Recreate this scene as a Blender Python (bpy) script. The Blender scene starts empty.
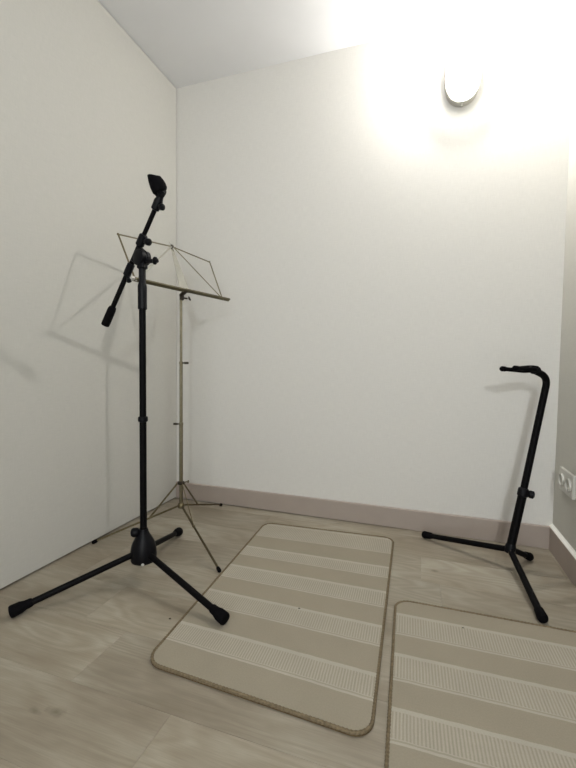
import bpy, math, random
from mathutils import Vector, Matrix

random.seed(7)
sc = bpy.context.scene
COL = sc.collection

# ---------------------------------------------------------------- camera, world, exposure
W, D, H = 1.935, 3.40, 2.364           # room width, depth, height (m); back wall y=0, left wall x=0


def make_camera():
    yaw, pitch, roll = -0.3242, -0.0475, -0.0123
    cy, sy = math.cos(yaw), math.sin(yaw)
    fwd = Vector((sy * math.cos(pitch), cy * math.cos(pitch), math.sin(pitch)))
    right = Vector((cy, -sy, 0))
    down = fwd.cross(right)
    r = right * math.cos(roll) + down * math.sin(roll)
    d = -right * math.sin(roll) + down * math.cos(roll)
    cam = bpy.data.cameras.new('camera')
    cam.sensor_fit = 'VERTICAL'
    cam.sensor_height = 36
    cam.lens = 403.1 / 768 * 36
    cam.clip_start = 0.02
    o = bpy.data.objects.new('camera', cam)
    COL.objects.link(o)
    m = Matrix((r, -d, -fwd)).transposed().to_4x4()
    m.translation = (1.3759, -2.0396, 0.8002)
    o.matrix_world = m
    sc.camera = o


make_camera()
world = bpy.data.worlds.new('world')
sc.world = world
world.use_nodes = True
world.node_tree.nodes['Background'].inputs[0].default_value = (0, 0, 0, 1)
world.node_tree.nodes['Background'].inputs[1].default_value = 0
sc.view_settings.view_transform = 'Standard'
sc.view_settings.look = 'None'
sc.view_settings.exposure = 2.95
sc.view_settings.gamma = 1.0
sc.view_settings.use_curve_mapping = False
sc.cycles.use_denoising = True
sc.cycles.sample_clamp_indirect = 0.6
sc.cycles.caustics_reflective = False
sc.cycles.caustics_refractive = False
sc.cycles.max_bounces = 12
sc.cycles.diffuse_bounces = 8
LAMP_POWER = 6.2                         # W of the lamp in view
REAR_POWER = 13.0                        # W of the twin lamp on the wall behind the camera
ld = bpy.data.lights.new('soft_fill_light', 'AREA')      # added soft fill light behind the camera; the wall there is closed
ld.shape, ld.size, ld.size_y = 'RECTANGLE', 0.9, 2.0
ld.energy = 4.1
ld.color = (0.94, 0.98, 1.0)
lo = bpy.data.objects.new('soft_fill_light', ld)
COL.objects.link(lo)
lo.location = (1.42, -D + 0.02, 1.01)
lo.rotation_euler = (math.radians(90), 0, 0)


# ---------------------------------------------------------------- material helpers
ALBEDO = 0.86                            # overall reflectance of the colours below


def lin(c):
    return tuple(ALBEDO * ((v / 255) / 12.92 if v / 255 <= 0.04045 else ((v / 255 + 0.055) / 1.055) ** 2.4) for v in c) + (1,)


class NT:
    def __init__(s, name):
        s.m = bpy.data.materials.new(name)
        s.m.use_nodes = True
        s.n = s.m.node_tree.nodes
        s.l = s.m.node_tree.links
        s.b = s.n['Principled BSDF']

    def add(s, t, **kw):
        n = s.n.new(t)
        for k, v in kw.items():
            setattr(n, k, v)
        return n

    def link(s, a, b):
        s.l.new(a, b)

    def val(s, sock, v):
        if hasattr(v, 'is_output'):
            s.link(v, sock)
        else:
            sock.default_value = v

    def math(s, op, a, b=None, c=None):
        n = s.add('ShaderNodeMath', operation=op)
        s.val(n.inputs[0], a)
        if b is not None:
            s.val(n.inputs[1], b)
        if c is not None:
            s.val(n.inputs[2], c)
        return n.outputs[0]

    def mix(s, f, a, b, blend='MIX'):
        n = s.add('ShaderNodeMix', data_type='RGBA', blend_type=blend)
        s.val(n.inputs[0], f)
        s.val(n.inputs[6], a)
        s.val(n.inputs[7], b)
        return n.outputs[2]

    def coord(s, scale=(1, 1, 1)):
        t = s.add('ShaderNodeTexCoord')
        mp = s.add('ShaderNodeMapping')
        mp.inputs['Scale'].default_value = scale
        s.link(t.outputs['Object'], mp.inputs[0])
        return mp.outputs[0]

    def noise(s, vec, scale, detail=4, rough=0.5):
        n = s.add('ShaderNodeTexNoise')
        s.link(vec, n.inputs['Vector'])
        n.inputs['Scale'].default_value = scale
        n.inputs['Detail'].default_value = detail
        n.inputs['Roughness'].default_value = rough
        return n.outputs[0]

    def ramp(s, f, stops):
        n = s.add('ShaderNodeValToRGB')
        e = n.color_ramp.elements
        while len(e) < len(stops):
            e.new(0.5)
        for i, (p, c) in enumerate(stops):
            e[i].position = p
            e[i].color = c if len(c) == 4 else tuple(c) + (1,)
        s.link(f, n.inputs[0])
        return n.outputs[0]

    def bump(s, h, strength, dist):
        n = s.add('ShaderNodeBump')
        n.inputs['Strength'].default_value = strength
        n.inputs['Distance'].default_value = dist
        s.link(h, n.inputs['Height'])
        s.link(n.outputs[0], s.b.inputs['Normal'])


def plain(name, rgb, rough=0.5, metal=0.0, var=0.06, nscale=60, bump=0.0, spec=0.5):
    t = NT(name)
    v = t.coord()
    n = t.noise(v, nscale, 3)
    c = lin(rgb)
    lo = tuple(x * (1 - var) for x in c[:3]) + (1,)
    hi = tuple(min(1, x * (1 + var)) for x in c[:3]) + (1,)
    t.link(t.ramp(n, [(0.3, lo), (0.7, hi)]), t.b.inputs['Base Color'])
    t.b.inputs['Roughness'].default_value = rough
    t.b.inputs['Metallic'].default_value = metal
    t.b.inputs['Specular IOR Level'].default_value = spec
    if bump:
        t.bump(n, bump, 0.001)
    return t.m


def wallpaper(name, rgb):
    """pale wall covering with a faint woven linen relief"""
    t = NT(name)
    v1 = t.coord((1, 1, 0.06))
    v2 = t.coord((0.06, 0.06, 1))
    a = t.noise(v1, 420, 2)
    b = t.noise(v2, 420, 2)
    s = t.math('MULTIPLY', t.math('ADD', a, b), 0.5)
    c = lin(rgb)
    lo = tuple(x * 0.955 for x in c[:3]) + (1,)
    hi = tuple(min(1, x * 1.03) for x in c[:3]) + (1,)
    t.link(t.ramp(s, [(0.35, lo), (0.65, hi)]), t.b.inputs['Base Color'])
    t.b.inputs['Roughness'].default_value = 0.75
    t.b.inputs['Specular IOR Level'].default_value = 0.25
    t.bump(s, 0.12, 0.001)
    return t.m


def wood_floor():
    t = NT('limed_oak_laminate')
    at = t.add('ShaderNodeAttribute', attribute_name='plank')
    sep = t.add('ShaderNodeSeparateColor')
    t.link(at.outputs['Color'], sep.inputs[0])
    tc = t.add('ShaderNodeTexCoord')
    off = t.add('ShaderNodeCombineXYZ')
    t.link(t.math('MULTIPLY', sep.outputs[0], 37.0), off.inputs[0])
    t.link(t.math('MULTIPLY', sep.outputs[1], 19.0), off.inputs[1])
    t.link(t.math('MULTIPLY', sep.outputs[2], 11.0), off.inputs[2])
    av = t.add('ShaderNodeVectorMath', operation='ADD')
    t.link(tc.outputs['Object'], av.inputs[0])
    t.link(off.outputs[0], av.inputs[1])

    def mapped(scale):
        mp = t.add('ShaderNodeMapping')
        mp.inputs['Scale'].default_value = scale
        t.link(av.outputs[0], mp.inputs[0])
        return mp.outputs[0]
    # cathedral figure: contour lines of a slow stretched noise
    slow = t.noise(mapped((1.5, 7.5, 1)), 1.0, 2, 0.45)
    rings = t.math('SINE', t.math('MULTIPLY', slow, 85.0))
    rings = t.math('MULTIPLY_ADD', rings, 0.5, 0.5)
    pores = t.noise(mapped((14, 330, 1)), 1.0, 3, 0.6)
    cloud = t.noise(mapped((2.2, 5.0, 1)), 1.0, 4, 0.55)
    base = t.ramp(cloud, [(0.28, lin((136, 125, 108))), (0.5, lin((160, 151, 134))), (0.72, lin((180, 173, 157)))])
    col = t.mix(t.math('MULTIPLY', rings, 0.30), base, lin((124, 112, 94)))
    col = t.mix(t.math('MULTIPLY', t.math('SUBTRACT', pores, 0.33), 0.85), col, lin((118, 107, 91)))
    tone = t.math('MULTIPLY_ADD', sep.outputs[1], 0.14, 0.93)
    cc = t.add('ShaderNodeCombineColor')
    for k in range(3):
        t.link(tone, cc.inputs[k])
    col = t.mix(1.0, col, cc.outputs[0], 'MULTIPLY')
    # dark knots and broader soft dark patches in the boards
    sx = t.add('ShaderNodeSeparateXYZ')
    t.link(tc.outputs['Object'], sx.inputs[0])
    wob = t.noise(tc.outputs['Object'], 45, 3)
    for (kx, ky, rx, ry, amt) in KNOTS_AND_PATCHES:
        dx = t.math('DIVIDE', t.math('SUBTRACT', sx.outputs[0], kx), rx)
        dy = t.math('DIVIDE', t.math('SUBTRACT', sx.outputs[1], ky), ry)
        d = t.math('SQRT', t.math('ADD', t.math('MULTIPLY', dx, dx), t.math('MULTIPLY', dy, dy)))
        d = t.math('ADD', d, t.math('MULTIPLY_ADD', wob, 1.4, -0.7))
        mk = t.math('SUBTRACT', 1.0, d)
        n = t.add('ShaderNodeClamp')
        t.link(t.math('MULTIPLY', mk, amt), n.inputs[0])
        n.inputs[2].default_value = amt
        col = t.mix(n.outputs[0], col, lin((92, 80, 62)))
    t.link(col, t.b.inputs['Base Color'])
    t.b.inputs['Roughness'].default_value = 0.5
    t.b.inputs['Specular IOR Level'].default_value = 0.35
    t.bump(t.math('ADD', pores, t.math('MULTIPLY', rings, 0.3)), 0.12, 0.0008)
    return t.m


KNOTS_AND_PATCHES = [(0.60, -1.366, 0.035, 0.014, 0.62), (0.55, -1.38, 0.02, 0.01, 0.5), (1.439, -0.389, 0.02, 0.010, 0.7),
         (0.27, -0.86, 0.10, 0.03, 0.35), (0.36, -0.93, 0.07, 0.02, 0.30), (0.99, -0.055, 0.03, 0.012, 0.4)]


def rug_material(name, bands):
    """flat tan pile crossed by cream ribbed bands (bands in object y)"""
    t = NT(name)
    tc = t.add('ShaderNodeTexCoord')
    sp = t.add('ShaderNodeSeparateXYZ')
    t.link(tc.outputs['UV'], sp.inputs[0])
    x, y = sp.outputs[0], sp.outputs[1]
    wob = t.noise(tc.outputs['UV'], 30, 2)
    yw = t.math('ADD', y, t.math('MULTIPLY_ADD', wob, 0.004, -0.002))
    band = None
    inner = None
    lines = None
    for (hi, lo) in bands:
        c, h = (hi + lo) / 2, (hi - lo) / 2
        d = t.math('ABSOLUTE', t.math('SUBTRACT', yw, c))
        b = t.math('LESS_THAN', d, h)
        i = t.math('LESS_THAN', d, h - 0.013)
        # the double line along the near side of each band
        ln = t.math('LESS_THAN', t.math('ABSOLUTE', t.math('SUBTRACT', yw, lo + 0.0085)), 0.0022)
        band = b if band is None else t.math('ADD', band, b)
        inner = i if inner is None else t.math('ADD', inner, i)
        lines = ln if lines is None else t.math('ADD', lines, ln)
    rib = t.math('SINE', t.math('MULTIPLY', t.math('ADD', x, t.math('MULTIPLY', wob, 0.0015)), 2 * math.pi / 0.0078))
    rib = t.math('MULTIPLY_ADD', rib, 0.5, 0.5)
    fleck = t.noise(tc.outputs['UV'], 260, 3, 0.7)
    blotch = t.noise(tc.outputs['UV'], 9, 3)
    tan = t.mix(fleck, lin((141, 133, 116)), lin((163, 154, 138)))
    cream = t.mix(fleck, lin((166, 159, 144)), lin((187, 180, 166)))
    groove = t.mix(fleck, lin((142, 134, 117)), lin((162, 154, 138)))
    ribm = t.math('MULTIPLY', t.math('SUBTRACT', 1.0, t.math('POWER', rib, 0.8)), inner)
    ribbed = t.mix(t.math('MULTIPLY', ribm, 0.9), cream, groove)
    ribbed = t.mix(t.math('MULTIPLY', lines, 0.75), ribbed, groove)
    col = t.mix(band, tan, ribbed)
    tone = t.math('MULTIPLY_ADD', blotch, 0.16, 0.92)
    cc = t.add('ShaderNodeCombineColor')
    for k in range(3):
        t.link(tone, cc.inputs[k])
    col = t.mix(1.0, col, cc.outputs[0], 'MULTIPLY')
    t.link(col, t.b.inputs['Base Color'])
    t.b.inputs['Roughness'].default_value = 0.95
    t.b.inputs['Specular IOR Level'].default_value = 0.1
    hgt = t.math('ADD', t.math('MULTIPLY', t.math('MULTIPLY', rib, inner), 0.8), t.math('MULTIPLY', fleck, 0.5))
    hgt = t.math('ADD', hgt, t.math('MULTIPLY', band, 0.4))
    t.bump(hgt, 0.6, 0.0012)
    return t.m


def clear_glass(name, opaque, glow):
    """thin ribbed glass: most light passes straight, the rest is scattered"""
    t = NT(name)
    v = t.coord()
    n = t.noise(v, 8, 2)
    t.link(t.ramp(n, [(0.3, (0.80, 0.80, 0.78)), (0.7, (0.86, 0.86, 0.84))]), t.b.inputs['Base Color'])
    t.b.inputs['Roughness'].default_value = 0.15
    t.b.inputs['Emission Color'].default_value = (1.0, 0.985, 0.95, 1)
    t.b.inputs['Emission Strength'].default_value = glow
    tl = t.add('ShaderNodeBsdfTranslucent')
    tl.inputs[0].default_value = (0.9, 0.9, 0.88, 1)
    m0 = t.add('ShaderNodeMixShader')
    m0.inputs[0].default_value = 0.3
    t.link(t.b.outputs[0], m0.inputs[1])
    t.link(tl.outputs[0], m0.inputs[2])
    tr = t.add('ShaderNodeBsdfTransparent')
    mx = t.add('ShaderNodeMixShader')
    mx.inputs[0].default_value = opaque
    t.link(tr.outputs[0], mx.inputs[1])
    t.link(m0.outputs[0], mx.inputs[2])
    t.link(mx.outputs[0], t.n['Material Output'].inputs['Surface'])
    return t.m


M = {
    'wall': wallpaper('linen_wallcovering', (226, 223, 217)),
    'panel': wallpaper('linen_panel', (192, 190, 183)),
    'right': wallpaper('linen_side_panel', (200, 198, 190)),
    'rear_wall': plain('bounce_absorbing_grey', (112, 110, 106), 0.95, var=0.06, spec=0.1),  # unseen wall, dark tone invented to absorb bounced light
    'ceiling': plain('matt_ceiling_paint', (230, 230, 231), 0.9, var=0.015, nscale=5, spec=0.2),
    'floor': wood_floor(),
    'skirting': plain('taupe_skirting', (170, 157, 147), 0.5, var=0.025, nscale=12, bump=0.02),
    'white_edge': plain('white_sealant', (255, 253, 246), 0.5, var=0.03),
    'void': plain('dark_backing', (40, 36, 32), 0.9),
    'black': plain('satin_black_steel', (11, 10, 11), 0.5, var=0.12, nscale=90, bump=0.03, spec=0.06),
    'plastic': plain('black_plastic', (10, 10, 14), 0.45, var=0.12, nscale=120, bump=0.05, spec=0.13),
    'rubber': plain('black_rubber', (11, 10, 12), 0.8, var=0.15, nscale=150, bump=0.08, spec=0.06),
    'dark_nickel': plain('dark_ledge_nickel', (104, 98, 78), 0.4, 1.0, var=0.2, nscale=25),  # darker, more mottled nickel for the desk ledge
    'nickel': plain('dull_nickel', (136, 128, 106), 0.36, 1.0, var=0.12, nscale=80, bump=0.02),
    'brassy': plain('aged_nickel_legs', (118, 108, 84), 0.42, 1.0, var=0.15, nscale=60, bump=0.02),
    'bright': plain('polished_nickel', (220, 218, 208), 0.25, 1.0, var=0.05, nscale=70),
    'dark_metal': plain('dark_rivet', (62, 55, 46), 0.45, 0.7, var=0.1),
    'silver': plain('silver_badge_and_glint', (215, 212, 205), 0.35, 0.4, var=0.03),
    'socket': plain('white_socket_plastic', (204, 202, 194), 0.35, var=0.02),
    'socket_dark': plain('socket_contacts', (70, 66, 60), 0.4, 0.5),
    'housing': plain('grey_lamp_housing', (186, 184, 176), 0.45, 0.3, var=0.08, nscale=70),
    'binding': plain('tan_overlock_yarn', (116, 103, 82), 0.95, var=0.25, nscale=170, bump=0.4, spec=0.1),
    'backing': plain('brown_rug_backing', (96, 80, 58), 0.95, var=0.1, spec=0.1),
    'lint': plain('dark_lint', (70, 60, 48), 0.95),
    'dome': clear_glass('ribbed_glass', 0.30, 5.0),
    'rear_dome': clear_glass('rear_ribbed_glass', 0.30, 0.0),
    'bulb': clear_glass('bulb_glass', 0.12, 0.0),
}


# ---------------------------------------------------------------- mesh helpers (world coordinates)
class MB:
    def __init__(s):
        s.v, s.f, s.mi = [], [], []

    def quadstrip(s, rings, closed_ring=True, cap0=True, cap1=True):
        base = len(s.v)
        n = len(rings[0])
        for r in rings:
            s.v += [tuple(p) for p in r]
        for i in range(len(rings) - 1):
            for j in range(n if closed_ring else n - 1):
                k = (j + 1) % n
                s.f.append((base + i * n + j, base + i * n + k, base + (i + 1) * n + k, base + (i + 1) * n + j))
        if cap0:
            s.f.append(tuple(base + j for j in range(n))[::-1])
        if cap1:
            o = base + (len(rings) - 1) * n
            s.f.append(tuple(o + j for j in range(n)))
        return s

    def tube(s, pts, radii, seg=16, closed=False):
        pts = [Vector(p) for p in pts]
        if not isinstance(radii, (list, tuple)):
            radii = [radii] * len(pts)
        n = len(pts)
        up = None
        rings = []
        for i in range(n):
            a = pts[(i - 1) % n] if (closed or i > 0) else pts[i]
            b = pts[(i + 1) % n] if (closed or i < n - 1) else pts[i]
            d = b - a
            if d.length < 1e-9:
                d = Vector((0, 0, 1))
            d.normalize()
            if up is None:
                up = Vector((0, 0, 1)) if abs(d.z) < 0.9 else Vector((1, 0, 0))
            side = d.cross(up).normalized()
            up = side.cross(d).normalized()
            rings.append([pts[i] + (side * math.cos(t) + up * math.sin(t)) * radii[i]
                          for t in (2 * math.pi * k / seg for k in range(seg))])
        if closed:
            rings.append(rings[0])
            return s.quadstrip(rings, True, False, False)
        return s.quadstrip(rings)

    def lathe(s, origin, axis, profile, seg=24):
        """profile: (distance along axis, radius)"""
        origin = Vector(origin)
        ax = Vector(axis).normalized()
        up = Vector((0, 0, 1)) if abs(ax.z) < 0.9 else Vector((1, 0, 0))
        u = ax.cross(up).normalized()
        w = u.cross(ax).normalized()
        rings = [[origin + ax * d + (u * math.cos(t) + w * math.sin(t)) * max(r, 1e-5)
                  for t in (2 * math.pi * k / seg for k in range(seg))] for d, r in profile]
        return s.quadstrip(rings)

    def box(s, c, x, y, z, bev=0.0):
        """c centre; x, y, z half-extent vectors; bev rounds all edges a little"""
        c, x, y, z = Vector(c), Vector(x), Vector(y), Vector(z)
        lx, ly, lz = x.length, y.length, z.length
        ux, uy, uz = x / lx, y / ly, z / lz
        b = min(bev, lx * .45, ly * .45, lz * .45)

        def ring(zz, inset):
            a, d = lx - inset, ly - inset
            if b <= 0:
                q = [(a, d), (-a, d), (-a, -d), (a, -d)]
            else:
                e = b
                q = [(a, d - e), (a - e, d), (-a + e, d), (-a, d - e), (-a, -d + e), (-a + e, -d), (a - e, -d), (a, -d + e)]
            return [c + ux * p + uy * r + uz * zz for p, r in q]
        if b > 0:
            rings = [ring(-lz, b), ring(-lz + b, 0), ring(lz - b, 0), ring(lz, b)]
        else:
            rings = [ring(-lz, 0), ring(lz, 0)]
        return s.quadstrip(rings)

    def prism(s, poly, depth):
        """poly: 3D outline, extruded by the vector depth"""
        dv = Vector(depth)
        return s.quadstrip([[Vector(p) for p in poly], [Vector(p) + dv for p in poly]])

    def build(s, name, mat, parent=None, root=None, smooth=35, fix=True):
        me = bpy.data.meshes.new(name)
        off = Vector(root) if root is not None else (parent.get_root if False else Vector((0, 0, 0)))
        me.from_pydata([tuple(Vector(p) - off) for p in s.v], [], s.f)
        if fix:
            import bmesh
            bm = bmesh.new()
            bm.from_mesh(me)
            bmesh.ops.recalc_face_normals(bm, faces=bm.faces)
            bm.to_mesh(me)
            bm.free()
        for m_ in (mat if isinstance(mat, (list, tuple)) else [mat]):
            me.materials.append(m_)
        if smooth:
            me.shade_smooth()
            me.set_sharp_from_angle(angle=math.radians(smooth))
        o = bpy.data.objects.new(name, me)
        COL.objects.link(o)
        if parent is not None:
            o.parent = parent
        return o


class Thing:
    """an Empty at the thing's base; part() adds a mesh part in world coordinates"""

    def __init__(s, name, label, cat, loc, group=None):
        s.o = bpy.data.objects.new(name, None)
        s.o.empty_display_size = 0.05
        s.loc = Vector(loc)
        s.o.location = loc
        COL.objects.link(s.o)
        s.o['label'] = label
        s.o['category'] = cat
        if group:
            s.o['group'] = group

    def part(s, name, mb, mat, parent=None, label=None, **kw):
        p = mb.build(name, mat, parent or s.o, root=s.loc, **kw)
        if label:
            p['label'] = label
        return p


def structure(name, mb, mat, **kw):
    o = mb.build(name, mat, **kw)
    o['kind'] = 'structure'
    return o


def abox(x0, x1, y0, y1, z0, z1, mb=None):
    mb = mb or MB()
    return mb.box(((x0 + x1) / 2, (y0 + y1) / 2, (z0 + z1) / 2), ((x1 - x0) / 2, 0, 0), (0, (y1 - y0) / 2, 0), (0, 0, (z1 - z0) / 2))


# ---------------------------------------------------------------- room shell
def build_floor():
    mb = MB()
    ids = []
    pw, pl, g = 0.2, 1.28, 0.0006
    y0 = -1.285
    fixed = {-1: 0.850, 4: 1.387}         # joints the photo shows (row -> x)
    rows = range(-11, 8)
    for r in rows:
        ya, yb = y0 + r * pw, y0 + (r + 1) * pw
        if ya > 0.03 or yb < -D - 0.03:
            continue
        x = fixed.get(r, random.uniform(0.1, 1.2))
        while x > -0.05:
            x -= pl
        while x < W + 0.05:
            a, b = max(x, -0.05), min(x + pl, W + 0.05)
            if b - a > 0.01:
                ca = (random.random(), random.random(), random.random())
                lo, hi = max(ya, -D - 0.03), min(yb, 0.03)
                top = [(a + g, lo + g, 0), (b - g, lo + g, 0), (b - g, hi - g, 0), (a + g, hi - g, 0)]
                bot = [(a, lo, -0.0012), (b, lo, -0.0012), (b, hi, -0.0012), (a, hi, -0.0012)]
                low = [(p[0], p[1], -0.012) for p in bot]
                n0 = len(mb.f)
                mb.quadstrip([low, bot, top])
                ids += [ca] * (len(mb.f) - n0)
            x += pl
    o = structure('floor', mb, M['floor'], smooth=0, fix=False)
    at = o.data.color_attributes.new('plank', 'FLOAT_COLOR', 'CORNER')
    for p in o.data.polygons:
        for li in p.loop_indices:
            at.data[li].color = ids[p.index] + (1,)
    return o


build_floor()
structure('subfloor', abox(-0.09, W + 0.06, -D - 0.06, 0.06, -0.06, -0.0125), M['void'], smooth=0)
structure('wall_back', abox(-0.09, W + 0.06, 0, 0.06, -0.01, H + 0.03), M['wall'], smooth=0)
structure('wall_right', abox(W, W + 0.06, -D, 0, -0.01, H + 0.03), M['right'], smooth=0)
structure('wall_front', abox(-0.09, W + 0.06, -D - 0.06, -D, -0.01, H + 0.03), M['rear_wall'], smooth=0)
# the left wall is a lining panel that stops a few millimetres short of floor, corner and ceiling
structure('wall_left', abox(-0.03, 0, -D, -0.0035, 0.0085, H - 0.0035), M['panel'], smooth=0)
structure('wall_left_backing', abox(-0.09, -0.031, -D, 0, -0.01, H + 0.03), M['void'], smooth=0)
structure('ceiling', abox(-0.09, W + 0.06, -D - 0.06, 0.06, H, H + 0.06), M['ceiling'], smooth=0)

T, BH = 0.014, 0.100                      # skirting thickness and height


def skirting_back():
    mb = MB()
    xs = [(0.002, 0.0075), (1.3, 0.003), (W - T, 0.0006)]   # the bottom edge lifts towards the left corner
    rings = []
    for x, zb in xs:
        rings.append([(x, 0, zb), (x, -T, zb), (x, -T, BH - 0.003), (x, -T + 0.003, BH), (x, 0, BH)])
    return mb.quadstrip(rings)


structure('baseboard_back', skirting_back(), M['skirting'], smooth=0)
mb = MB()
rings = [[(W, y, 0.0005), (W - T, y, 0.0005), (W - T, y, BH), (W, y, BH)] for y in (0, -D)]
structure('baseboard_right', mb.quadstrip(rings), M['skirting'], smooth=0)
mb = MB()
rings = [[(W, y, BH), (W - T + 0.001, y, BH), (W - T + 0.001, y, BH + 0.003), (W - 0.005, y, BH + 0.007), (W, y, BH + 0.013)] for y in (0, -D)]
structure('trim_1', mb.quadstrip(rings), M['white_edge'], smooth=0)
structure('baseboard_front', abox(0.002, W - T, -D, -D + T, 0.0005, BH), M['skirting'], smooth=0)


# ---------------------------------------------------------------- rugs
def rounded_rect(hx, hy, r, n=10):
    pts = []
    for cx, cy, a0 in ((hx - r, hy - r, 0), (-hx + r, hy - r, 90), (-hx + r, -hy + r, 180), (hx - r, -hy + r, 270)):
        for k in range(n + 1):
            a = math.radians(a0 + 90 * k / n)
            pts.append((cx + r * math.cos(a), cy + r * math.sin(a)))
    return pts


def resample(pts, step):
    out = []
    n = len(pts)
    for i in range(n):
        a, b = Vector(pts[i]), Vector(pts[(i + 1) % n])
        k = max(1, int((b - a).length / step))
        for j in range(k):
            out.append(a.lerp(b, j / k))
    return out


def rug(label, corners, bands, hx=0.31, hy=0.515):
    """corners: far left, far right, near right, near left on the floor; a slightly skewed mat"""
    fl, fr, nr, nl = (Vector((x, y, 0)) for x, y in corners)
    c = (fl + fr + nr + nl) / 4

    def place(x, y, z):
        a, b = (x + hx) / (2 * hx), (y + hy) / (2 * hy)
        p = (nl * (1 - a) + nr * a) * (1 - b) + (fl * (1 - a) + fr * a) * b
        return (p.x, p.y, z)
    t = Thing('striped_rug', label, 'rug', (c.x, c.y, 0), 'striped rugs on the floor')
    mb = MB()
    rings, flat = [], []
    for (ins, z) in ((0.0015, 0.0028), (0.0015, 0.0060), (0.004, 0.0072), (0.010, 0.0078), (0.03, 0.0078)):
        r = rounded_rect(hx - ins, hy - ins, 0.05 - ins)
        rings.append([place(x, y, z) for x, y in r])
        flat += r
    for k in (0.8, 0.6, 0.4, 0.2, 0.01):
        r = [(x * k, y * k) for x, y in rounded_rect(hx - 0.03, hy - 0.03, 0.02)]
        rings.append([place(x, y, 0.0078) for x, y in r])
        flat += r
    mb.quadstrip(rings, True, True, True)
    o = t.part('pile', mb, rug_material('ribbed_stripe_pile', bands))
    uv = o.data.uv_layers.new(name='weave')
    for lp in o.data.loops:
        uv.data[lp.index].uv = flat[lp.vertex_index]
    mb = MB()
    mb.quadstrip([[place(x, y, z) for x, y in rounded_rect(hx + e_, hy + e_, 0.05 + e_)] for e_, z in ((0.0015, 0.0003), (0.0025, 0.0012), (0.0015, 0.0027))])
    t.part('backing', mb, M['backing'], label='dark brown underside edge')
    mb = MB()
    pts = resample(rounded_rect(hx - 0.0015, hy - 0.0015, 0.0485, 14), 0.0024)
    rad = [0.0042 * (1 + 0.13 * math.sin(i * 2 * math.pi / 4)) for i in range(len(pts))]
    mb.tube([place(p[0], p[1], 0.0062) for p in pts], rad, 8, closed=True)
    t.part('binding', mb, M['binding'], label='tan overlock stitched edge')
    return t


rug('beige striped rug with all its corners in view between the stands',
    ((0.642, -0.186), (1.266, -0.150), (1.291, -1.203), (0.692, -1.176)),
    [(0.500, 0.351), (0.237, 0.151), (0.060, -0.038), (-0.131, -0.227), (-0.328, -0.418)])
rug('beige striped rug along the right wall, cut off by the picture edge',
    ((1.305, -0.650), (1.897, -0.643), (1.912, -1.650), (1.340, -1.665)),
    [(0.435, 0.326), (0.244, 0.140), (0.056, -0.041), (-0.14, -0.235), (-0.33, -0.42)], hx=0.292)


# ---------------------------------------------------------------- lamp
def bulkhead_lamp(label, cx, cz, y_wall, s, power, tint, soft):
    """oval ribbed-glass wall lamp; s=-1 sticks out towards -y, +1 towards +y"""
    t = Thing('bulkhead_lamp', label, 'wall lamp', (cx, y_wall, cz), 'oval wall lamps')
    a, b = 0.076, 0.124

    def oval(k, depth, n=64, ribs=0.0):
        ring = []
        for i in range(n):
            th = 2 * math.pi * i / n
            e = 0.86
            c, q = math.cos(th), math.sin(th)
            x = a * k * math.copysign(abs(c) ** e, c)
            z = b * k * math.copysign(abs(q) ** e, q)
            kk = 1 + ribs * (1 if i % 2 else -1)
            ring.append((cx + x * kk, y_wall + s * depth, cz + z * kk))
        return ring
    mb = MB()
    mb.quadstrip([oval(0.97, 0.0), oval(1.0, 0.004), oval(1.0, 0.032), oval(0.985, 0.038), oval(0.93, 0.039), oval(0.90, 0.030)])
    t.part('housing', mb, M['housing'])
    mb = MB()
    prof = [(0.895, 0.031), (0.89, 0.052), (0.86, 0.068), (0.79, 0.083), (0.66, 0.095), (0.45, 0.103), (0.2, 0.106), (0.04, 0.107)]
    mb.quadstrip([oval(k, d, 96, 0.012 if 0.5 < k < 0.89 else 0.0) for k, d in prof], True, False, True)
    t.part('glass_dome', mb, M['dome' if s < 0 else 'rear_dome'], label='glowing ribbed glass')
    mb = MB()
    mb.lathe((cx, y_wall + s * 0.030, cz), (0, s, 0), [(0, 0.016), (0.005, 0.016), (0.006, 0.012)], 20)
    t.part('bulb_socket', mb, M['housing'])
    mb = MB()
    mb.lathe((cx, y_wall + s * 0.036, cz), (0, s, 0), [(0, 0.0085), (0.008, 0.012), (0.018, 0.0140), (0.029, 0.0125), (0.035, 0.007), (0.037, 0.002)], 24)
    t.part('bulb', mb, M['bulb'])
    ld = bpy.data.lights.new('filament_light', 'POINT')
    ld.energy = power
    ld.color = tint
    ld.shadow_soft_size = soft
    lo = bpy.data.objects.new('filament_light', ld)
    COL.objects.link(lo)
    lo.parent = t.o
    lo.location = (0, s * 0.054, 0)
    mb = MB()
    mb.lathe((cx, y_wall + s * 0.022, cz - b * 0.985), (0, 0, -1), [(0, 0.009), (0.004, 0.009), (0.006, 0.006), (0.011, 0.0055), (0.012, 0.002)], 14)
    t.part('screw', mb, M['housing'])
    return t


bulkhead_lamp('lit oval wall lamp with grey rim high on the back wall', 1.507, 2.104, 0.0, -1, LAMP_POWER, (1.0, 0.975, 0.935), 0.0125)
bulkhead_lamp('lit oval wall lamp on the wall behind the camera', 1.82, 1.80, -D, 1, REAR_POWER, (0.92, 0.975, 1.02), 0.055)


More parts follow.
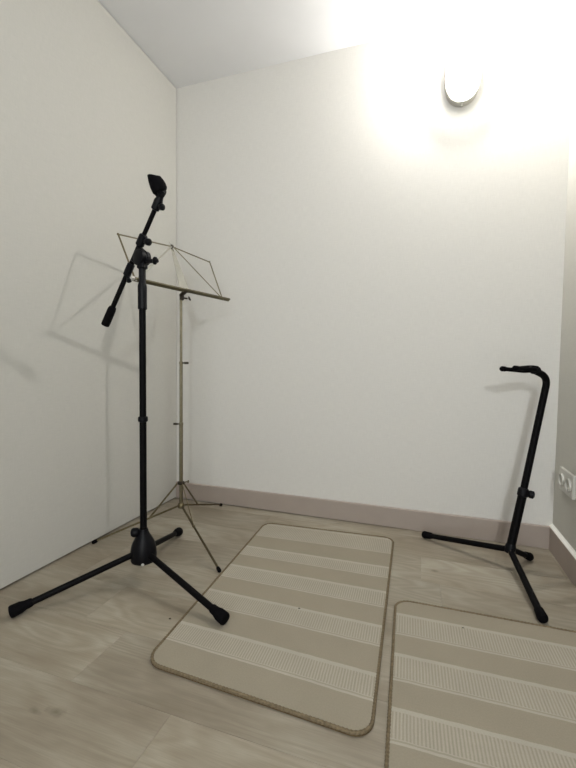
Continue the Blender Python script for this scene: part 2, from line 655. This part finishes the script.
# ---------------------------------------------------------------- socket on the right wall
def socket():
    ya, yb, z0, z1 = -0.100, -0.265, 0.300, 0.393
    t = Thing('wall_socket', 'white double power socket low on the right wall', 'power socket', (W, (ya + yb) / 2, z0))
    mb = MB()
    mb.box((W - 0.006, (ya + yb) / 2, (z0 + z1) / 2), (0.006, 0, 0), (0, (ya - yb) / 2, 0), (0, 0, (z1 - z0) / 2), 0.003)
    t.part('face_plate', mb, M['socket'])
    for k in (0.25, 0.75):
        yc, zc = ya + (yb - ya) * k, (z0 + z1) / 2
        mb = MB()
        mb.lathe((W - 0.012, yc, zc), (-1, 0, 0), [(0, 0.026), (0.006, 0.025), (0.007, 0.023), (0.006, 0.0215), (0.0005, 0.0205)], 32)
        ins = t.part('socket_insert', mb, M['socket'])
        mb = MB()
        for dy in (-0.0095, 0.0095):
            mb.lathe((W - 0.0124, yc + dy, zc), (-1, 0, 0), [(0, 0.0028), (0.0006, 0.0028)], 12)
        t.part('pin_hole', mb, M['socket_dark'], parent=ins)


socket()


# ---------------------------------------------------------------- microphone stand
def mic_stand():
    X, Y = 0.424, -0.839
    t = Thing('microphone_stand', 'black boom microphone stand on three legs in front of the music stand', 'microphone stand', (X, Y, 0))
    # bell-shaped hub
    mb = MB()
    mb.lathe((X, Y, 0.078), (0, 0, 1), [(0, 0.036), (0.003, 0.0425), (0.010, 0.0455), (0.030, 0.0460), (0.046, 0.0445), (0.062, 0.0415),
                                        (0.076, 0.0360), (0.090, 0.0285), (0.100, 0.0225), (0.110, 0.0180), (0.120, 0.0155)], 40)
    hub = t.part('base_hub', mb, M['plastic'])
    toward = Vector((1.376 - X, -2.04 - Y, 0)).normalized()
    bdir = Matrix.Rotation(math.radians(-4), 3, 'Z') @ toward
    mb = MB()
    mb.lathe(Vector((X, Y, 0.0850)) + bdir * 0.0440, bdir, [(0, 0.0055), (0.0022, 0.005), (0.0025, 0.003)], 16)
    t.part('badge', mb, M['silver'], parent=hub, label='small pale round badge')
    mb = MB()
    kd = Vector((-0.83, -0.56, 0.0))
    mb.lathe(Vector((X, Y, 0.187)) + kd * 0.010, kd, [(0, 0.008), (0.005, 0.010), (0.008, 0.0145), (0.014, 0.0165), (0.026, 0.0165), (0.032, 0.0125), (0.034, 0.005)], 20)
    t.part('locking_knob', mb, M['plastic'], parent=hub)
    # legs
    feet = [(0.180, -1.146, 0.0), (0.815, -0.968, 0.0078), (0.319, -0.462, 0.0)]
    for fx, fy, fz in feet:
        d = Vector((fx - X, fy - Y, 0)).normalized()
        a = Vector((X, Y, 0.112)) + d * 0.030
        b = Vector((fx, fy, fz + 0.0205))
        ax = (b - a).normalized()
        mb = MB()
        mb.tube([a, b], [0.0105, 0.0105], 18)
        leg = t.part('leg', mb, M['black'])
        mb = MB()
        mb.lathe(b - ax * 0.050, ax, [(0, 0.0115), (0.004, 0.0135), (0.020, 0.0145), (0.034, 0.0185), (0.058, 0.0195), (0.062, 0.0175), (0.064, 0.010)], 22)
        lo = min(v[2] for v in mb.v)
        dz = (fz + 0.0006) - lo
        mb.v = [(p[0], p[1], p[2] + dz) for p in mb.v]
        t.part('rubber_foot', mb, M['rubber'], parent=leg)
    # column
    mb = MB()
    mb.tube([(X, Y, 0.15), (X, Y, 0.60)], 0.0122, 24)
    t.part('lower_tube', mb, M['black'])
    mb = MB()
    mb.lathe((X, Y, 0.589), (0, 0, 1), [(0, 0.0135), (0.002, 0.0165), (0.009, 0.0175), (0.018, 0.0165), (0.020, 0.0135)], 24)
    t.part('collar', mb, M['plastic'])
    mb = MB()
    mb.tube([(X, Y, 0.60), (X, Y, 1.10)], 0.0118, 24)
    t.part('upper_tube', mb, M['black'])
    mb = MB()
    mb.lathe((X, Y, 0.990), (0, 0, 1), [(0, 0.0135), (0.003, 0.0158), (0.012, 0.0155), (0.080, 0.0158), (0.088, 0.0145), (0.092, 0.0125),
                                        (0.150, 0.0120), (0.168, 0.0120)], 24)
    t.part('grip_sleeve', mb, M['plastic'])
    # boom
    E0 = Vector((0.218, -0.796, 0.942))
    tip = Vector((0.502, -0.856, 1.345))
    u = (tip - E0).normalized()
    L = (tip - E0).length
    hz = Vector((u.x, u.y, 0)).normalized()
    nrm = Vector((-hz.y, hz.x, 0))                 # horizontal, square to the boom (points away from the camera)
    up = u.cross(nrm).normalized()
    if up.z > 0:
        up = -up                                    # points down-right, off the boom

    def at(s_):
        return E0 + u * s_
    # swivel joint between column and boom
    mb = MB()
    jc = Vector((X - 0.002, Y, 1.172))
    mb.lathe(jc - nrm * 0.020, nrm, [(0, 0.020), (0.003, 0.0255), (0.018, 0.0265), (0.022, 0.0235), (0.024, 0.0265), (0.040, 0.0255), (0.043, 0.020)], 28)
    mb.box((X, Y, 1.150), (0.0150, 0, 0), (0, 0.0150, 0), (0, 0, 0.020), 0.005)
    c2 = (jc + at(0.302)) / 2
    mb.box(c2, u * 0.030, nrm * 0.013, up * 0.020, 0.005)
    sw = t.part('swivel_joint', mb, M['plastic'])
    mb = MB()
    ka, kb = Vector((X + 0.014, Y, 1.158)), Vector((0.497, -0.852, 1.152))
    mb.tube([ka, ka.lerp(kb, 0.5), kb], [0.009, 0.0075, 0.0065], 14)
    kd = (kb - ka).normalized()
    mb.lathe(kb - kd * 0.012, (0.3, -0.2, 0.95), [(-0.012, 0.004), (-0.008, 0.0075), (0.0, 0.0092), (0.009, 0.0085), (0.014, 0.004)], 16)
    t.part('wing_knob', mb, M['plastic'], parent=sw)
    mb = MB()
    mb.tube([at(0.03), at(0.36)], 0.0088, 20)
    t.part('boom_tube', mb, M['black'])
    mb = MB()
    mb.tube([at(0.34), at(L)], 0.0078, 20)
    t.part('boom_extension', mb, M['black'])
    mb = MB()
    mb.lathe(at(0), u, [(0, 0.010), (0.002, 0.0148), (0.010, 0.0156), (0.070, 0.0150), (0.080, 0.0130), (0.083, 0.0098)], 24)
    t.part('counterweight', mb, M['rubber'])

    def clamp(s0, length, r, kpos, kr, klen, kdir):
        m_ = MB()
        m_.lathe(at(s0), u, [(0, r * 0.75), (0.004, r), (length - 0.004, r), (length, r * 0.75)], 24)
        cl = t.part('boom_clamp', m_, M['plastic'])
        m_ = MB()
        o0 = at(kpos)
        m_.lathe(o0 + kdir * r * 0.7, kdir, [(0, 0.006), (klen * 0.45, 0.006), (klen * 0.5, kr * 0.85), (klen * 0.62, kr), (klen * 0.92, kr), (klen, kr * 0.6)], 20)
        t.part('clamp_knob', m_, M['plastic'], parent=cl)
    kd = (Vector((0.86, -0.22, -0.25))).normalized()
    clamp(0.215, 0.050, 0.0135, 0.222, 0.0085, 0.024, (kd * 0.5 - u * 0.2 + Vector((0, 0, -0.5))).normalized())
    clamp(0.335, 0.044, 0.0148, 0.356, 0.0125, 0.034, kd)
    # end fitting with knob
    mb = MB()
    mb.lathe(at(L - 0.026), u, [(0, 0.009), (0.003, 0.0138), (0.034, 0.0150), (0.040, 0.0125), (0.048, 0.0105), (0.058, 0.0100)], 24)
    ef = t.part('end_fitting', mb, M['plastic'])
    mb = MB()
    mb.lathe(at(L - 0.012) + kd * 0.010, kd, [(0, 0.006), (0.010, 0.006), (0.011, 0.0095), (0.014, 0.0108), (0.024, 0.0108), (0.027, 0.006)], 20)
    t.part('end_knob', mb, M['plastic'], parent=ef)
    # microphone clip: tapered, slit tube on a hinged base, its mouth turned up and back towards the left
    mb = MB()
    ux, uz = hz, Vector((0, 0, 1))
    hinge = Vector((0.518, -0.859, 1.382))
    mb.box(hinge + Vector((-0.006, 0, -0.006)), (ux * 0.78 + uz * 0.62) * 0.016, nrm * 0.010, (ux * -0.62 + uz * 0.78) * 0.020, 0.004)
    mb.lathe(hinge - nrm * 0.015, nrm, [(0, 0.009), (0.003, 0.013), (0.027, 0.013), (0.030, 0.009)], 20)
    clip_base = t.part('clip_base', mb, M['plastic'])
    mb = MB()
    axis = (hz * -0.26 + Vector((0, 0, 0.92)) - nrm * 0.30).normalized()   # stands up, leaning back to the left
    side = (hz - axis * hz.dot(axis)).normalized()                          # towards the right
    face = axis.cross(side).normalized()
    o0 = Vector((0.516, -0.859, 1.381))
    opening = (side * 0.55 + face * (0.83 if face.dot(nrm) > 0 else -0.83)).normalized()
    perp = axis.cross(opening).normalized()
    rings = []
    for d, ro, cut in ((-0.004, 0.0225, 0.0), (0.003, 0.0270, 0.0), (0.018, 0.0275, 0.10), (0.036, 0.0250, 0.30), (0.052, 0.0205, 0.55), (0.055, 0.0180, 0.58)):
        outer, inner = [], []
        for k in range(25):
            an = math.radians(34 + 292 * k / 24)
            dirv = opening * math.cos(an) + perp * math.sin(an)
            slope = -dirv.dot(side) * ro * cut
            outer.append(o0 + axis * (d + slope) + dirv * ro)
            inner.append(o0 + axis * (d + slope) + dirv * (ro - 0.0045))
        rings.append(outer + inner[::-1])
    mb.quadstrip(rings)
    t.part('microphone_clip', mb, M['rubber'], parent=clip_base)


mic_stand()


# ---------------------------------------------------------------- music stand
def flat_bar(mb, a, b, w, th, normal):
    """a flat strip from a to b, width w, thickness th along normal"""
    a, b, n = Vector(a), Vector(b), Vector(normal)
    d = (b - a)
    l = d.length
    d.normalize()
    side = d.cross(n).normalized()
    n = side.cross(d).normalized()
    mb.box((a + b) / 2, d * (l / 2), side * (w / 2), n * (th / 2), th * 0.3)


def music_stand():
    X, Y = 0.323, -0.446
    t = Thing('music_stand', 'folding wire music stand of dull nickel near the left corner', 'music stand', (X, Y, 0))
    # telescopic column
    mb = MB()
    mb.tube([(X, Y, 0.135), (X, Y, 0.525)], 0.0088, 20)
    t.part('lower_tube', mb, M['nickel'])
    mb = MB()
    mb.tube([(X, Y, 0.50), (X, Y, 0.805)], 0.0074, 20)
    t.part('middle_tube', mb, M['nickel'])
    mb = MB()
    mb.tube([(X, Y, 0.79), (X, Y, 1.092)], 0.0060, 20)
    t.part('top_tube', mb, M['nickel'])
    right = Vector((0.948, 0.319, 0))
    for z, r, sgn in ((0.515, 0.0100, -1), (0.796, 0.0086, 1)):
        mb = MB()
        mb.lathe((X, Y, z), (0, 0, 1), [(0, r * 0.9), (0.002, r), (0.012, r), (0.014, r * 0.9)], 20)
        cl = t.part('clamp_ring', mb, M['nickel'])
        mb = MB()
        a = Vector((X, Y, z + 0.007)) + right * sgn * r * 0.8
        b = a + right * sgn * 0.026
        mb.tube([a, a.lerp(b, 0.4)], 0.0032, 12)
        mb.box(a.lerp(b, 0.68), right * 0.010, Vector((-0.319, 0.948, 0)) * 0.0018, (0, 0, 0.0052), 0.0015)
        t.part('thumb_screw', mb, M['dark_metal'], parent=cl)
    # hubs
    mb = MB()
    mb.lathe((X, Y, 0.128), (0, 0, 1), [(0, 0.009), (0.003, 0.0145), (0.020, 0.0150), (0.024, 0.0125), (0.026, 0.0095)], 24)
    t.part('lower_hub', mb, M['brassy'])
    mb = MB()
    mb.lathe((X, Y, 0.240), (0, 0, 1), [(0, 0.0100), (0.002, 0.0165), (0.011, 0.0170), (0.014, 0.0140), (0.016, 0.0095)], 24)
    upper = t.part('leg_collar', mb, M['dark_metal'])
    mb = MB()
    a = Vector((X, Y, 0.250)) + right * 0.015
    mb.tube([a, a + right * 0.014 + Vector((0, 0, 0.004))], 0.003, 10)
    mb.lathe(a + right * 0.014 + Vector((0, 0, 0.004)), right, [(0, 0.004), (0.002, 0.007), (0.006, 0.007), (0.008, 0.004)], 14)
    t.part('thumb_screw', mb, M['nickel'], parent=upper)
    feet = [(0.0125, -0.660), (0.655, -0.689), (0.314, -0.034)]
    for fx, fy in feet:
        d = Vector((fx - X, fy - Y, 0)).normalized()
        n = Vector((-d.y, d.x, 0))
        a = Vector((X, Y, 0.140)) + d * 0.013
        b = Vector((fx, fy, 0.0085))
        mb = MB()
        flat_bar(mb, a + n * 0.0022, b + n * 0.0022, 0.0072, 0.0018, n)
        flat_bar(mb, a - n * 0.0022, b - n * 0.0022, 0.0072, 0.0018, n)
        leg = t.part('leg', mb, M['brassy'])
        ax = (b - a).normalized()
        mb = MB()
        mb.lathe(b - ax * 0.020, ax, [(0, 0.0055), (0.003, 0.0072), (0.018, 0.0078), (0.022, 0.006), (0.023, 0.003)], 14)
        lo = min(v[2] for v in mb.v)
        mb.v = [(p[0], p[1], p[2] - lo + 0.0005) for p in mb.v]
        t.part('rubber_tip', mb, M['rubber'], parent=leg)
        # brace from the collar down to the leg
        j = a.lerp(b, 0.35)
        c = Vector((X, Y, 0.246)) + d * 0.016
        mb = MB()
        flat_bar(mb, c, j, 0.0080, 0.0022, n)
        mb.lathe(j - n * 0.006, n, [(0, 0.002), (0.001, 0.0042), (0.011, 0.0042), (0.012, 0.002)], 12)
        t.part('brace', mb, M['brassy'])
    # desk
    bL, bR = Vector((0.281, -0.712, 1.127)), Vector((0.432, -0.186, 1.119))
    tL, tR = Vector((0.155, -0.651, 1.336)), Vector((0.297, -0.144, 1.335))
    apex = Vector((0.219, -0.364, 1.360))
    e = (bR - bL).normalized()
    back = ((tL + tR) / 2 - (bL + bR) / 2)
    nrm = e.cross(back).normalized()
    if nrm.x < 0:
        nrm = -nrm                                   # towards the reader (+x)
    # clamp head on the column
    mid = Vector((X, Y, 0)).lerp(Vector((X, Y, 0)), 1)
    bm_ = bL + e * (Vector((X, Y, 0)) - bL).dot(Vector((e.x, e.y, 0)))
    mb = MB()
    mb.box((X + 0.004, Y, 1.098), (0.0085, 0, 0), (0, 0.0085, 0), (0, 0, 0.012), 0.003)
    mb.box(Vector((X, Y, 1.112)).lerp(bm_, 0.5), (bm_ - Vector((X, Y, 1.105))) * 0.55, e * 0.010, (0, 0, 0.006), 0.002)
    head = t.part('desk_clamp', mb, M['dark_metal'])
    mb = MB()
    a = Vector((X + 0.006, Y + 0.004, 1.098))
    dd = Vector((0.80, 0.35, -0.10)).normalized()
    mb.tube([a, a + dd * 0.022], 0.0038, 12)
    q = a + dd * 0.030
    sd = dd.cross(Vector((0, 0, 1))).normalized()
    mb.tube([q - dd * 0.004 - sd * 0.010 + Vector((0, 0, 0.010)), q, q + dd * 0.006 + sd * 0.008 - Vector((0, 0, 0.006))], [0.003, 0.005, 0.003], 10)
    t.part('wing_nut', mb, M['dark_metal'], parent=head)
    # ledge: two folding halves, each an angle strip with an upturned lip
    bmid = (bL + bR) / 2
    for a, b in ((bL, bmid + e * 0.012), (bmid - e * 0.012, bR)):
        shift = nrm * (0.0 if a is bL else 0.0022)
        mb = MB()
        w = 0.016
        ledge_dir = (nrm * 0.95 + Vector((0, 0, 0.05))).normalized()
        upv = back.normalized()
        prof = [(0, 0), (w, 0), (w, 0.008), (w - 0.0015, 0.008), (w - 0.0015, 0.0015), (0.0015, 0.0015), (0.0015, 0.013), (0, 0.013)]
        rings = []
        for pnt in (a, b):
            rings.append([pnt + shift + ledge_dir * (p - 0.006) + upv * q_ for p, q_ in prof])
        mb.quadstrip(rings)
        t.part('ledge', mb, M['dark_nickel'], smooth=20)
    mb = MB()
    mb.box(bL - e * 0.002 + nrm * 0.003 + back.normalized() * 0.006, e * 0.007, nrm * 0.007, back.normalized() * 0.007, 0.002)
    t.part('ledge_glint', mb, M['silver'], label='painted glint at the ledge end')  # small pale block painting the bright glint on the ledge's left end
    # frame strips
    def strip(name, a, b, w=0.0085, mat='nickel', off=0.0):
        m_ = MB()
        flat_bar(m_, Vector(a) + nrm * off, Vector(b) + nrm * off, w, 0.0016, nrm)
        for pnt in (a, b):
            m_.lathe(Vector(pnt) + nrm * (off - 0.0028), nrm, [(0, 0.002), (0.0008, 0.0042), (0.0048, 0.0042), (0.0056, 0.002)], 12)
        return t.part(name, m_, M[mat])
    sL, sR = bL + e * 0.010, bL + e * ((bR - bL).length - 0.045)
    strip('side_strip', sL, tL, 0.0085, 'brassy', 0.0)
    strip('side_strip', sR, tR, 0.0085, 'nickel', 0.0)
    strip('top_strip', tL, apex, 0.0080, 'nickel', -0.0022)
    strip('top_strip', tR, apex, 0.0080, 'brassy', -0.0022)
    strip('diagonal_strip', sR, apex, 0.0075, 'nickel', 0.0026)
    strip('diagonal_strip', sL, apex, 0.0075, 'bright', 0.0026)
    # back plate that widens towards the ledge
    pm = bL + e * 0.268
    mb = MB()
    upn = back.normalized()
    poly = [pm - e * 0.030 + upn * 0.004, pm + e * 0.030 + upn * 0.004, apex + e * 0.0055, apex - e * 0.0055]
    mb.prism([p - nrm * 0.005 for p in poly], nrm * 0.0014)
    t.part('back_plate', mb, M['bright'], label='pale tapered metal plate')
    # hinge block and the two page clips' stub at the apex
    mb = MB()
    mb.lathe(apex - nrm * 0.006, nrm, [(0, 0.004), (0.001, 0.0070), (0.011, 0.0070), (0.013, 0.004)], 16)
    ap = t.part('apex_rivet', mb, M['dark_metal'])
    mb = MB()
    mb.tube([apex, apex + upn * 0.022 - e * 0.008], [0.0022, 0.0016], 8)
    t.part('page_clip', mb, M['bright'], parent=ap)


music_stand()


# ---------------------------------------------------------------- guitar stand
def arc(pts, n=8):
    """quadratic corner rounding of a polyline's inner points"""
    out = [Vector(pts[0])]
    for i in range(1, len(pts) - 1):
        p, a, b = Vector(pts[i]), Vector(pts[i - 1]), Vector(pts[i + 1])
        r = min((a - p).length, (b - p).length) * 0.5
        r = min(r, 0.040)
        s_, e_ = p + (a - p).normalized() * r, p + (b - p).normalized() * r
        for k in range(n + 1):
            u_ = k / n
            out.append(s_ * (1 - u_) ** 2 + p * 2 * u_ * (1 - u_) + e_ * u_ ** 2)
    out.append(Vector(pts[-1]))
    return out


def guitar_stand():
    hub = Vector((1.719, -0.273, 0.080))
    t = Thing('guitar_stand', 'black tripod guitar stand with a bent neck by the right corner', 'guitar stand', (hub.x, hub.y, 0))
    joint = Vector((1.763, -0.242, 0.305))
    upn = (joint - hub).normalized()
    elbow = Vector((1.846, -0.184, 0.763))
    root = Vector((1.797, -0.218, 0.790))
    tipc = Vector((1.682, -0.299, 0.796))
    # hub
    mb = MB()
    mb.lathe(hub - upn * 0.014, upn, [(0, 0.016), (0.004, 0.0195), (0.024, 0.0200), (0.034, 0.0175), (0.038, 0.0160)], 24)
    t.part('base_hub', mb, M['plastic'])
    feet = [(1.401, -0.086), (1.750, -0.616), (1.813, -0.163)]
    for fx, fy in feet:
        d = Vector((fx - hub.x, fy - hub.y, 0)).normalized()
        a = hub + d * 0.010 + Vector((0, 0, -0.002))
        b = Vector((fx, fy, 0.016))
        ax = (b - a).normalized()
        mb = MB()
        mb.tube([a, b], [0.0115, 0.0115], 18)
        leg = t.part('leg', mb, M['black'])
        mb = MB()
        mb.lathe(b - ax * 0.036, ax, [(0, 0.0125), (0.003, 0.0140), (0.020, 0.0152), (0.036, 0.0168), (0.044, 0.0140), (0.048, 0.007)], 20)
        lo = min(v[2] for v in mb.v)
        mb.v = [(p[0], p[1], p[2] - lo + 0.0006) for p in mb.v]
        t.part('rubber_foot', mb, M['rubber'], parent=leg)
    # column
    mb = MB()
    mb.tube([hub, joint + upn * 0.012], 0.0162, 22)
    t.part('lower_tube', mb, M['black'])
    mb = MB()
    mb.lathe(joint - upn * 0.016, upn, [(0, 0.0165), (0.003, 0.0198), (0.030, 0.0198), (0.034, 0.0150)], 24)
    cl = t.part('height_clamp', mb, M['plastic'])
    mb = MB()
    kd = Vector((0.80, -0.12, -0.12)).normalized()
    mb.lathe(joint + kd * 0.012, kd, [(0, 0.010), (0.006, 0.010), (0.008, 0.0135), (0.012, 0.0155), (0.024, 0.0150), (0.028, 0.008)], 20)
    t.part('locking_knob', mb, M['plastic'], parent=cl)
    mb = MB()
    mb.tube(arc([joint, elbow, root.lerp(tipc, 0.08)]), 0.0132, 20)
    t.part('upper_tube', mb, M['black'])
    # yoke: two padded prongs joined by a U behind, and a short retaining strap
    f = (tipc - root)
    fl = f.length
    f.normalize()
    s = Vector((-f.y, f.x, 0)).normalized()
    mb = MB()
    mb.lathe(root - f * 0.012, f, [(0, 0.011), (0.004, 0.0150), (0.030, 0.0150), (0.036, 0.011)], 20)
    t.part('yoke_socket', mb, M['plastic'])
    for sg, dz in ((1, 0.003), (-1, -0.004)):
        pts = arc([root + f * 0.012, root + f * 0.030 + s * sg * 0.026 + Vector((0, 0, dz)),
                   tipc + s * sg * 0.030 + Vector((0, 0, dz * 0.4 + 0.001))], 6)
        mb = MB()
        mb.tube(pts, [0.0084] * len(pts), 16)
        pr = t.part('yoke_prong', mb, M['rubber'])
        mb = MB()
        end = pts[-1]
        ax = (pts[-1] - pts[-2]).normalized()
        mb.lathe(end - ax * 0.020, ax, [(0, 0.0085), (0.003, 0.0102), (0.018, 0.0106), (0.023, 0.0080), (0.025, 0.003)], 16)
        t.part('prong_cap', mb, M['rubber'], parent=pr)
    mb = MB()
    st = arc([root + f * 0.002 + Vector((0, 0, 0.014)) + s * 0.010, root + f * 0.025 + Vector((0, 0, 0.017)), root + f * 0.058 + Vector((0, 0, 0.011)) - s * 0.024], 6)
    mb.tube(st, 0.0032, 10)
    t.part('retaining_strap', mb, M['rubber'])


guitar_stand()


# ---------------------------------------------------------------- crumbs of lint
def lint(x, y, z, r, label):
    mb = MB()
    n = 9
    rings = []
    for k, (zz, q) in enumerate(((0.0, 0.5), (0.25, 1.0), (0.6, 0.85), (0.9, 0.35))):
        rings.append([(x + r * q * (1 + 0.25 * math.sin(3 * a + k)) * math.cos(a), y + r * 0.7 * q * math.sin(a), z + zz * r * 0.7)
                      for a in (2 * math.pi * j / n for j in range(n))])
    mb.quadstrip(rings)
    c = Vector((x, y, z))
    o = mb.build('lint_speck', M['lint'], root=c)
    o.location = c
    o['label'] = label
    o['category'] = 'speck of lint'
    o['group'] = 'dark specks on the floor and rugs'


lint(0.643, -0.992, 0.0003, 0.0045, 'dark speck of lint on the bare floor left of the rug')
lint(1.012, -0.815, 0.0076, 0.0040, 'dark speck of lint on the rug between the stands')
lint(1.510, -0.740, 0.0076, 0.0035, 'dark speck of lint on the rug by the right wall')
